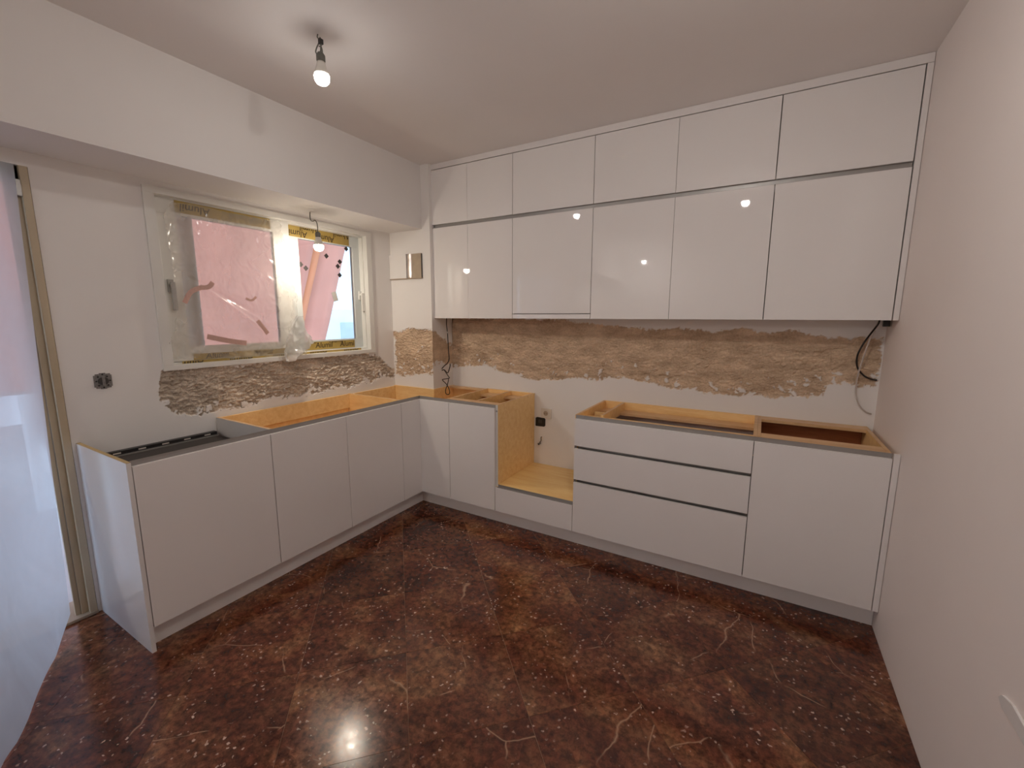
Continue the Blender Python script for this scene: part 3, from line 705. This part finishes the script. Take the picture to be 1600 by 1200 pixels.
pendant('hanging_bulb', 'far ceiling bulb behind the viewer, a tiny reflection in the doors', 0.36, -4.72, 2.45, [(0.36, -4.72, 2.578), (0.362, -4.72, 2.64), (0.36, -4.72, H)])

# ------------------------------------------------------------------ wall cabinets
def front(x0, x1, z0, z1, y=UF, gl=0.0015, gr=0.0015):
    return bx(x0+gl, x1-gr, y, y+T, z0, z1, bev=0.0013)
GW = 'white gloss wall cabinets'
def wall_unit(x0, x1, z0, z1, doors, label, strip_z=None):
    cx0 = max(x0, PX+0.004)
    t = thing('wall_cabinet', label, 'wall cabinet', ((x0+x1)/2, UF+0.1, z0), GW)
    yb = YB-0.002; y0 = UF+T+0.004; k = 0.016
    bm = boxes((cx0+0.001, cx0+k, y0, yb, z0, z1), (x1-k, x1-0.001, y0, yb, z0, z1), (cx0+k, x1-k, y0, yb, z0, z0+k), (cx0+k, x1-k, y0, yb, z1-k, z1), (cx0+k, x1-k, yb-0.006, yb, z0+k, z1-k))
    bt = boxes((x0+0.001, x1-0.001, y0-0.0015, y0-0.0003, z0+0.004, z1-0.002))  # dark sheet behind the doors, painted shade for the gaps between them
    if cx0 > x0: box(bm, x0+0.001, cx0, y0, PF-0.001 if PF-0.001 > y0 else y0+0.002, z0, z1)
    cs = obj('carcass', bm, 'carcass_white', t); obj('seam_shade', bt, 'seam_shade', cs)
    for i, (a, b) in enumerate(doors):
        zz = strip_z if strip_z else z0
        obj('door', front(a, b, zz, z1, gl=0.001 if i else 0.0022, gr=0.0022 if i == len(doors)-1 else 0.001), 'gloss_white', t)
        if strip_z: obj('lower_strip', front(a, b, z0, strip_z-0.005, gl=0.002, gr=0.002), 'gloss_white', t, label='narrow white strip under the door')
    return t
up_z0, up_z1, lo_z0, lo_z1 = U2B, U3-0.002, U1, U2
wall_unit(A[0], A[2], up_z0, up_z1, [(A[0], A[1]), (A[1], A[2])], 'short two-door top wall cabinet in the corner next to the beam')
wall_unit(A[2], A[3], up_z0, up_z1, [(A[2], A[3])], 'short top wall cabinet right above the cabinet with the narrow strip')
wall_unit(A[3], A[5], up_z0, up_z1, [(A[3], A[4]), (A[4], A[5])], 'short two-door top wall cabinet in the middle right of the row')
wall_unit(A[5], A[6], up_z0, up_z1, [(A[5], A[6])], 'short top wall cabinet at the side wall')
wall_unit(A[0], A[2], lo_z0, lo_z1, [(A[0], A[1]), (A[1], A[2])], 'tall two-door wall cabinet in the corner, reflecting the window bulb')
wall_unit(A[2], A[3], lo_z0, lo_z1, [(A[2], A[3])], 'tall wall cabinet with a narrow strip under its door, above the oven gap', strip_z=1.538)
wall_unit(A[3], A[5], lo_z0, lo_z1, [(A[3], A[4]), (A[4], A[5])], 'tall two-door wall cabinet above the drawers')
wall_unit(A[5], A[6], lo_z0, lo_z1, [(A[5], A[6])], 'tall wall cabinet at the side wall')
tag(obj('handle_channel', boxes((A[0], A[6], UF+0.020, UF+0.0225, U2-0.03, U2B+0.03), (A[0], A[6], UF+0.0005, UF+0.020, U2+0.0005, U2+0.0025)), 'grey_alu'), 'grey metal handle channel between the two rows of wall cabinets', 'handle channel')
tag(obj('filler_panel', bx(XB+0.001, W-0.002, UF, UF+T, U3+0.003, H-0.001, bev=0.001), 'satin_white'), 'long white filler strip between the wall cabinets and the ceiling', 'filler panel')
tag(obj('filler_panel', bx(A[6]+0.003, W-0.002, UF, UF+T, U1, U3+0.001, bev=0.001), 'satin_white'), 'upright white filler strip between the wall cabinets and the side wall', 'filler panel')
tag(obj('filler_panel', bx(XB+0.001, A[0]-0.002, UF-0.001, UF+T, U1, U3+0.001, bev=0.001), 'satin_white'), 'upright white filler strip between the wall cabinets and the beam', 'filler panel')

# ------------------------------------------------------------------ base cabinets
GB = 'unfinished white base cabinets'
KX, KY = -0.062, 0.072
CF = T+0.003                         # carcass front setback
def side_x(x0, x1, y0, y1, z0=ZB, z1=ZC-0.004): return boxes((x0, x1, y0, y1, z0, z1))
# --- left run -------------------------------------------------
ep = thing('end_panel', 'tall white end panel closing the left run beside the dust sheet', 'panel', (XW/2, Y5+0.009, 0))
obj('panel', bx(XW+0.003, 0.0, Y5, Y4-0.001, 0.0, ZC-0.006), 'panel_white', ep)
obj('edge_strip', bx(XW+0.003, 0.0, Y5+0.0008, Y4-0.0018, ZC-0.006, ZC-0.004), 'edge_mdf', ep, label='bare chipboard top edge')
dw = thing('dishwasher', 'built-in dishwasher with white front panel and dark open top', 'dishwasher', (-0.3, (Y3+Y4)/2, 0.0))
obj('body', bx(XW+0.012, -0.024, Y4+0.004, Y3-0.012, 0.125, 0.800), 'dark_top', dw)
obj('top_tray', boxes((-0.50, -0.06, Y4+0.012, Y3-0.02, 0.800, 0.806), bev=0.001), 'dark_top', dw)
rail = obj('rear_rail', boxes((XW+0.012, XW+0.045, Y4+0.006, Y3-0.014, 0.800, 0.824), (XW+0.045, XW+0.075, Y4+0.006, Y3-0.014, 0.800, 0.808)), 'black_plastic', dw)
obj('trim_line', boxes((XW+0.076, XW+0.084, Y4+0.012, Y3-0.02, 0.8062, 0.812)), 'grey_alu', dw)
for k in range(5):
    y = Y4+0.10+k*0.105
    obj('slot', bx(XW+0.045, XW+0.0465, y, y+0.032, 0.811, 0.818), 'socket_white', rail)
obj('front_panel', bx(-T, 0, Y4+0.0025, Y3-0.002, ZB, ZT, bev=0.0013), 'satin_white', dw)

sk = thing('sink_cabinet', 'wide two-door sink base cabinet with open wooden top under the window', 'base cabinet', (-0.3, (Y1+Y3)/2, ZB), GB)
ys0, ys1 = Y3+0.006, Y1+0.012
xf, xbk = -CF, XW+0.008
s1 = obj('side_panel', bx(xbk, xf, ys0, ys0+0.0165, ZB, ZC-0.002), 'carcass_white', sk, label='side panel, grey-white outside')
obj('lining', bx(xbk, xf, ys0+0.0166, ys0+0.0172, ZB, ZC-0.002), 'wood_face', s1); obj('edge', bx(xbk, xf, ys0+0.001, ys0+0.0172, ZC-0.002, ZC-0.0012), 'wood_edge', s1)
obj('seam_shade', boxes((xf+0.0002, xf+0.0016, ys0, ys0+0.0165, ZB, 0.795)), 'seam_shade', s1)  # dark strip on the front edge, painted seam shade
s2 = obj('side_panel', bx(xbk, xf, ys1-0.017, ys1, ZB, ZC-0.002), 'wood_face', sk); obj('edge', bx(xbk, xf, ys1-0.017, ys1, ZC-0.002, ZC-0.0012), 'wood_edge', s2)
obj('seam_shade', boxes((xf+0.0002, xf+0.0016, ys1-0.017, ys1, ZB, 0.795)), 'seam_shade', s2)  # same painted seam shade on the other side
obj('back_rail', bx(xbk, xbk+0.017, ys0+0.018, ys1-0.018, ZC-0.115, ZC-0.004), 'wood_face', sk)
obj('back_panel', bx(XW+0.003, XW+0.007, ys0+0.018, ys1-0.018, ZB, ZC-0.12), 'wood_face', sk)
obj('bottom_panel', bx(xbk, xf, ys0+0.018, ys1-0.018, ZB, ZB+0.017), 'wood_face', sk)
obj('door', bx(-T, 0, Y3+0.002, Y2-0.0016, ZB, ZT, bev=0.0013), 'satin_white', sk)
obj('door', bx(-T, 0, Y2+0.0016, Y1-0.002, ZB, ZT, bev=0.0013), 'satin_white', sk)

# --- corner ---------------------------------------------------
cc = thing('corner_cabinet', 'L-shaped corner base cabinet with open wooden top wrapped around the pillar', 'base cabinet', (-0.2, 0.1, ZB), GB)
obj('back_panel', bx(XW+0.004, XW+0.020, ys1+0.002, PF-0.020, ZB, ZC-0.008), 'wood_face', cc)
obj('pillar_panel', bx(XW+0.004, PX+0.001, PF-0.019, PF-0.003, ZB, ZC-0.002), 'wood_face', cc)
obj('pillar_side_panel', bx(PX+0.002, PX+0.018, PF-0.019, YB-0.004, ZB, ZC-0.002), 'wood_face', cc)
obj('back_panel', bx(PX+0.019, 0.238, YB-0.020, YB-0.004, ZB, ZC-0.012), 'wood_face', cc)
obj('back_rail', bx(PX+0.019, 0.238, YB-0.075, YB-0.021, ZC-0.018, ZC-0.002), 'wood_edge', cc)
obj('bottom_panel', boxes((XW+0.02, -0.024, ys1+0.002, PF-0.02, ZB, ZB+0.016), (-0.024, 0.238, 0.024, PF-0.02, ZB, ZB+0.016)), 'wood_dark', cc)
obj('filler_front', bx(-T, 0, Y1+0.002, -0.0012, ZB, ZT, bev=0.0013), 'satin_white', cc)
obj('door', bx(-T, X1-0.002, 0, T, ZB, ZT, bev=0.0013), 'satin_white', cc)

nc = thing('narrow_cabinet', 'narrow single-door base cabinet between the corner and the oven gap', 'base cabinet', ((X1+X2)/2, 0.3, ZB), GB)
def wpanel(nm, b, par, edge=True, mat='wood_face', band=True):
    x0, x1, y0, y1, z0, z1 = b
    o = obj(nm, bx(x0, x1, y0, y1, z0, z1-0.0012), mat, par)
    if edge: obj('edge', bx(x0, x1, y0, y1, z1-0.0012, z1), 'wood_edge', o)
    if nm == 'side_panel' and band: obj('seam_shade', bx(x0+0.0004, x1-0.0004, y0-0.0016, y0-0.0002, z0, min(z1, 0.795)), 'seam_shade', o)  # dark front strip so the door seam looks shaded
    return o
NX0, NX1 = 0.242, 0.706
wpanel('side_panel', (NX0, NX0+0.017, CF, YB-0.004, ZB, ZC-0.002), nc)
sp = wpanel('side_panel', (NX1-0.017, NX1, CF, YB-0.004, ZB, ZC-0.002), nc, band=False)
obj('front_edge', bx(NX1-0.0168, NX1-0.0002, CF-0.0015, CF, 0.30, ZC-0.003), 'frame_white', sp)
wpanel('cross_board', (0.478, 0.495, CF, YB-0.020, ZC-0.085, ZC-0.002), nc)
obj('front_rail', bx(NX0+0.018, NX1-0.018, CF+0.002, CF+0.070, ZC-0.022, ZC-0.004), 'wood_edge', nc)
obj('back_rail', bx(NX0+0.018, NX1-0.018, YB-0.020, YB-0.004, ZC-0.10, ZC-0.002), 'wood_face', nc)
obj('back_shelf_rail', boxes((NX0+0.018, 0.477, YB-0.13, YB-0.022, ZC-0.050, ZC-0.034), (0.496, NX1-0.018, YB-0.13, YB-0.022, ZC-0.050, ZC-0.034)), 'wood_edge', nc)
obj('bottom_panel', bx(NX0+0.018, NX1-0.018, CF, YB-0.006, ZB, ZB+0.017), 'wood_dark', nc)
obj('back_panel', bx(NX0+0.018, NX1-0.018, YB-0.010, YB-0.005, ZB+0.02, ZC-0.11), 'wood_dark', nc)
nd_door = obj('door', bx(X1+0.002, X2-0.0025, 0, T, ZB, ZT, bev=0.0013), 'satin_white', nc)
obj('screw_cap', disc_y(bmesh.new(), CF-0.006, CF-0.0014, NX1-0.008, 0.855, 0.006, 12), 'grey_alu', nc)

# --- oven gap ---------------------------------------------------
ov = thing('oven_housing', 'empty open oven housing with bare wooden shelf and one low front', 'base cabinet', ((X2+X3)/2, 0.3, ZB), GB)
obj('shelf', bx(NX1+0.001, X3-0.006, 0.026, YB-0.006, 0.296, 0.313), 'wood_floor', ov)
obj('front_rail', boxes((NX1+0.001, X3-0.004, CF, CF+0.003, 0.262, 0.3135), (NX1+0.001, X3-0.004, 0.004, CF, 0.2965, 0.2985)), 'grey_alu', ov)
obj('bottom_panel', bx(NX1+0.001, X3-0.006, CF, YB-0.006, ZB, ZB+0.016), 'carcass_white', ov)
obj('drawer_front', bx(X2+0.002, X3-0.002, 0, T, ZB, 0.296, bev=0.0013), 'satin_white', ov)

# --- drawers ----------------------------------------------------
dc = thing('drawer_cabinet', 'wide base cabinet with three white drawers and open wooden top', 'base cabinet', ((X3+X4)/2, 0.3, ZB), GB)
DX0, DX1 = X3-0.004, X4+0.010
s = wpanel('side_panel', (DX0, DX0+0.017, CF, YB-0.004, ZB, ZC-0.002), dc)
obj('side_cover', bx(DX0-0.0012, DX0, CF, YB-0.006, ZB+0.2, ZC-0.003), 'carcass_white', s)
wpanel('side_panel', (DX1-0.017, DX1, CF, YB-0.004, ZB, ZC-0.002), dc)
wpanel('cross_board', (1.432, 1.449, CF+0.07, YB-0.022, ZC-0.075, ZC-0.002), dc)
obj('back_rail', bx(DX0+0.018, DX1-0.018, YB-0.021, YB-0.005, ZC-0.075, ZC-0.002), 'wood_face', dc)
obj('back_shelf_rail', boxes((DX0+0.018, 1.431, YB-0.14, YB-0.023, ZC-0.072, ZC-0.055), (1.450, DX1-0.018, YB-0.14, YB-0.023, ZC-0.072, ZC-0.055)), 'wood_edge', dc)
obj('front_rail', bx(DX0+0.018, DX1-0.018, CF+0.002, CF+0.20, ZC-0.062, ZC-0.044), 'wood_face', dc)
obj('front_lip', bx(DX0+0.018, DX1-0.018, CF+0.002, CF+0.018, ZC-0.043, ZC-0.004), 'wood_edge', dc)
obj('inner_block', boxes((DX0+0.03, 1.420, 0.30, 0.32, ZC-0.12, ZC-0.035)), 'wood_face', dc)
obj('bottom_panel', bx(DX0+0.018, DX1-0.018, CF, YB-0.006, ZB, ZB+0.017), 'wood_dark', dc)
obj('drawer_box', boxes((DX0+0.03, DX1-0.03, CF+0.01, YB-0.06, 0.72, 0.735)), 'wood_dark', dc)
for k, (z0, z1) in enumerate(((0.703, ZT), (0.479, 0.682), (ZB, 0.457))):
    obj('drawer_front', bx(X3+0.002, X4-0.0018, 0, T, z0, z1, bev=0.0013), 'satin_white', dc)
for z in (0.692, 0.468):
    obj('grip_channel', boxes((X3+0.001, X4-0.001, CF+0.016, CF+0.018, z-0.035, z+0.035), (X3+0.001, X4-0.001, CF-0.001, CF+0.016, z-0.035, z-0.033), (X3+0.001, X4-0.001, CF-0.001, CF+0.016, z+0.033, z+0.035)), 'grey_alu', dc)

# --- right door unit ---------------------------------------------
rc = thing('door_cabinet', 'single-door base cabinet with open wooden top at the side wall', 'base cabinet', ((X4+X5)/2, 0.3, ZB), GB)
RX0, RX1 = DX1+0.001, X5-0.003
wpanel('side_panel', (RX0, RX0+0.017, CF, YB-0.004, ZB, ZC-0.002), rc)
wpanel('side_panel', (RX1-0.017, RX1, CF, YB-0.004, ZB, ZC-0.002), rc)
obj('back_rail', bx(RX0+0.018, RX1-0.018, YB-0.10, YB-0.004, ZC-0.020, ZC-0.003), 'wood_edge', rc)
obj('front_rail', bx(RX0+0.018, RX1-0.018, CF+0.002, CF+0.10, ZC-0.020, ZC-0.003), 'wood_edge', rc)
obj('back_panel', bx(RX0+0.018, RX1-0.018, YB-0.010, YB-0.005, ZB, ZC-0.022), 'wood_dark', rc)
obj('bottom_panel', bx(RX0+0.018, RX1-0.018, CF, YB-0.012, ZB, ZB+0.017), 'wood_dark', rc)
obj('door', bx(X4+0.0018, X5-0.002, 0, T, ZB, ZT, bev=0.0013), 'satin_white', rc)
tag(obj('filler_panel', bx(X5+0.0015, W-0.002, 0, T, ZB, ZC-0.002, bev=0.001), 'satin_white'), 'upright white filler strip between the base cabinets and the side wall', 'filler panel')

# --- grey grip profiles and plinths --------------------------------
tag(obj('grip_profile', boxes((-CF+0.001, -T-0.001, Y4+0.001, T, 0.80, ZC-0.003)), 'grey_alu'), 'grey metal grip profile along the top of the left run', 'grip profile')
tag(obj('grip_profile', boxes((-CF+0.001, NX1-0.018, T+0.001, CF-0.001, 0.80, ZC-0.003)), 'grey_alu'), 'short grey metal grip profile from the corner to the oven gap', 'grip profile')
tag(obj('grip_profile', boxes((X3+0.001, X5, T+0.001, CF-0.001, 0.80, ZC-0.003)), 'grey_alu'), 'long grey metal grip profile above the drawers', 'grip profile')
tag(obj('plinth', bx(KX-0.015, KX, Y4, KY+0.012, 0.001, ZB-0.003), 'kick_white'), 'white plinth board under the left run', 'plinth')
tag(obj('plinth', bx(KX+0.0005, W-0.002, KY, KY+0.015, 0.001, ZB-0.003), 'kick_white'), 'long white plinth board under the back run', 'plinth')

# ------------------------------------------------------------------ small things on the walls
# grey socket insert on the left wall
so = thing('socket_insert', 'bare grey socket insert without cover on the window wall', 'socket', (XW, -1.675, 1.145))
cy, cz = -1.6745, 1.1885
obj('mounting_plate', boxes((XW-0.001, XW+0.003, cy-0.035, cy+0.035, cz-0.029, cz+0.029), (XW, XW+0.0034, cy-0.012, cy+0.012, cz-0.040, cz+0.040), (XW, XW+0.0034, cy-0.028, cy-0.014, cz-0.036, cz+0.036), (XW, XW+0.0034, cy+0.014, cy+0.030, cz-0.036, cz+0.036)), 'socket_grey', so)
obj('insert', disc_x(bmesh.new(), XW+0.003, XW+0.012, cy, cz, 0.020), 'dark_steel', so)
obj('contact_bridge', boxes((XW+0.011, XW+0.014, cy-0.006, cy+0.006, cz-0.022, cz+0.022), bev=0.001), 'socket_grey', so)
for dy, dz in ((-0.026, 0.0), (0.027, 0.0), (-0.018, 0.022), (0.017, 0.021), (-0.018, -0.022), (0.018, -0.023), (0, 0.033), (0, -0.033)):
    obj('screw_hole', disc_x(bmesh.new(), XW+0.003, XW+0.0042, cy+dy, cz+dz, 0.0042, 10), 'black_plastic', so)
# white wall socket in the oven gap
ws = thing('wall_socket', 'white single wall socket in the oven gap', 'socket', (0.815, YB, 0.703))
obj('cover_plate', bx(0.770, 0.860, YB-0.010, YB, 0.703, 0.783, bev=0.003), 'socket_white', ws)
bm = bmesh.new(); disc_y(bm, YB-0.0125, YB-0.010, 0.812, 0.744, 0.026, 24); obj('insert_ring', bm, 'socket_white', ws)
obj('recess', disc_y(bmesh.new(), YB-0.0132, YB-0.0124, 0.812, 0.744, 0.020, 24), 'duct_beige', ws)
for dx in (-0.009, 0.009): obj('pin_hole', disc_y(bmesh.new(), YB-0.0138, YB-0.013, 0.812+dx, 0.742, 0.003, 10), 'black_plastic', ws)
jb = thing('junction_box', 'open black junction box in the wall below the white socket', 'junction box', (0.760, YB, 0.630))
bm = bmesh.new(); pts = [(-0.044, -0.034), (-0.036, -0.038), (0.034, -0.036), (0.044, -0.028), (0.045, 0.028), (0.036, 0.036), (-0.03, 0.038), (-0.043, 0.030)]
a = [bm.verts.new((0.760+x, YB-0.003, 0.665+z)) for x, z in pts]; b = [bm.verts.new((0.760+x, YB+0.001, 0.665+z)) for x, z in pts]; bm.faces.new(a)
for k in range(8): bm.faces.new((a[k], a[(k+1) % 8], b[(k+1) % 8], b[k]))
obj('box', bm, 'black_plastic', jb)
obj('terminal', boxes((0.742, 0.776, YB-0.008, YB-0.003, 0.655, 0.682), bev=0.002), 'dark_steel', jb)
hk = thing('pipe_stub', 'small metal pipe stub with hook on the wall in the oven gap', 'pipe', (0.762, YB, 0.47))
obj('hook', tube(bmesh.new(), [(0.772, YB, 0.540), (0.776, YB-0.018, 0.538), (0.779, YB-0.022, 0.520), (0.772, YB-0.018, 0.505), (0.764, YB-0.014, 0.498)], 0.004, 8), 'cable_grey', hk, smooth=True)
obj('stub', tube(bmesh.new(), [(0.760, YB+0.001, 0.486), (0.756, YB-0.024, 0.482)], 0.009, 10, 1), 'grey_alu', hk)
obj('stub_mouth', tube(bmesh.new(), [(0.7561, YB-0.0235, 0.4821), (0.7558, YB-0.0246, 0.4819)], 0.006, 10, 1), 'black_plastic', hk)

# boxed duct on the pillar
du = thing('duct_box', 'boxed-in ventilation duct with a strip of shiny foil on the corner pillar', 'duct', (-0.40, PF, 1.836))
obj('plaster_cover', bx(XW+0.001, -0.385, PF-0.016, PF, 1.836, 2.036, bev=0.004), 'paint', du)
bm = bmesh.new(); n = 14
for i in range(n+1):
    a = math.pi*i/n
    for z in (1.840, 2.034): bm.verts.new((-0.357-0.028*math.cos(a), PF-0.006-0.012*math.sin(a), z))
bm.verts.ensure_lookup_table()
for i in range(n): bm.faces.new([bm.verts[q] for q in (2*i, 2*i+2, 2*i+3, 2*i+1)])
obj('foil_strip', bm, 'foil', du, smooth=True, label='crinkled shiny foil')
obj('back_board', bx(-0.384, -0.222, PF-0.005, PF, 1.838, 2.034), 'duct_beige', du)
obj('lower_lip', bx(XW+0.004, -0.218, PF-0.020, PF, 1.830, 1.836), 'duct_beige', du)
obj('right_lip', boxes((-0.222, -0.218, PF-0.012, PF, 1.836, 2.03)), 'dark_steel', du)

# cables under the wall cabinets
cb = [(-0.085, 0.46, U1+0.002), (-0.083, 0.455, 1.44), (-0.070, 0.45, 1.36), (-0.064, 0.45, 1.22), (-0.060, 0.45, 1.15), (-0.078, 0.445, 1.112), (-0.110, 0.44, 1.085), (-0.150, 0.435, 1.040), (-0.110, 0.44, 1.055), (-0.070, 0.44, 1.030), (-0.048, 0.445, 1.085), (-0.050, 0.45, 1.110)]
cb2 = [(-0.110, 0.44, 1.055), (-0.060, 0.437, 1.000), (-0.052, 0.435, 0.985), (-0.110, 0.43, 0.972), (-0.120, 0.43, 0.962), (-0.072, 0.43, 0.925), (-0.045, 0.43, 0.870), (-0.056, 0.43, 0.842), (-0.085, 0.43, 0.846), (-0.088, 0.43, 0.880), (-0.068, 0.432, 0.93), (-0.055, 0.435, 0.985)]
c1 = thing('dangling_cable', 'black cable dangling in loops from the wall cabinet beside the pillar', 'cable', (-0.08, 0.45, 0.84))
obj('upper_length', tube(bmesh.new(), [(x+0.0, y, z) for x, y, z in cb], 0.0042, 8), 'cable_black', c1, smooth=True)
obj('coiled_end', tube(bmesh.new(), cb2, 0.0036, 8), 'cable_black', c1, smooth=True)
obj('cable_tie', tube(bmesh.new(), [(-0.0735, 0.452, 1.385), (-0.072, 0.451, 1.372)], 0.0065, 10, 1), 'cable_white', c1)
c2 = thing('black_cable', 'black cable curving from under the end wall cabinet into the side wall corner', 'cable', (2.79, 0.55, 1.17))
obj('lead', tube(bmesh.new(), [(2.812, 0.500, U1+0.001), (2.808, 0.51, 1.475), (2.790, 0.535, 1.43), (2.766, 0.56, 1.37), (2.748, 0.572, 1.30), (2.756, 0.578, 1.235), (2.790, 0.582, 1.19), (2.825, 0.585, 1.172), (2.850, 0.586, 1.168)], 0.0045, 8), 'cable_black', c2, smooth=True)
obj('connector', bx(2.828, 2.856, 0.485, 0.515, 1.466, 1.499, bev=0.003), 'black_plastic', c2)
tag(obj('white_cable', tube(bmesh.new(), [(2.800, 0.500, 1.445), (2.787, 0.525, 1.40), (2.772, 0.545, 1.30), (2.760, 0.560, 1.20), (2.760, 0.576, 1.12), (2.766, 0.577, 1.07), (2.785, 0.578, 1.02), (2.815, 0.58, 0.987), (2.845, 0.582, 0.975)], 0.0040, 8), 'cable_white', smooth=True), 'white cable hanging beside the black one over the plaster by the side wall', 'cable')

# children keep their own origin at the parent's base
for o in list(bpy.data.objects):
    if o.parent is not None and o.name.split('.')[0] != 'tile':
        o.location = (0, 0, 0)
        if o.parent.parent is None or True: pass
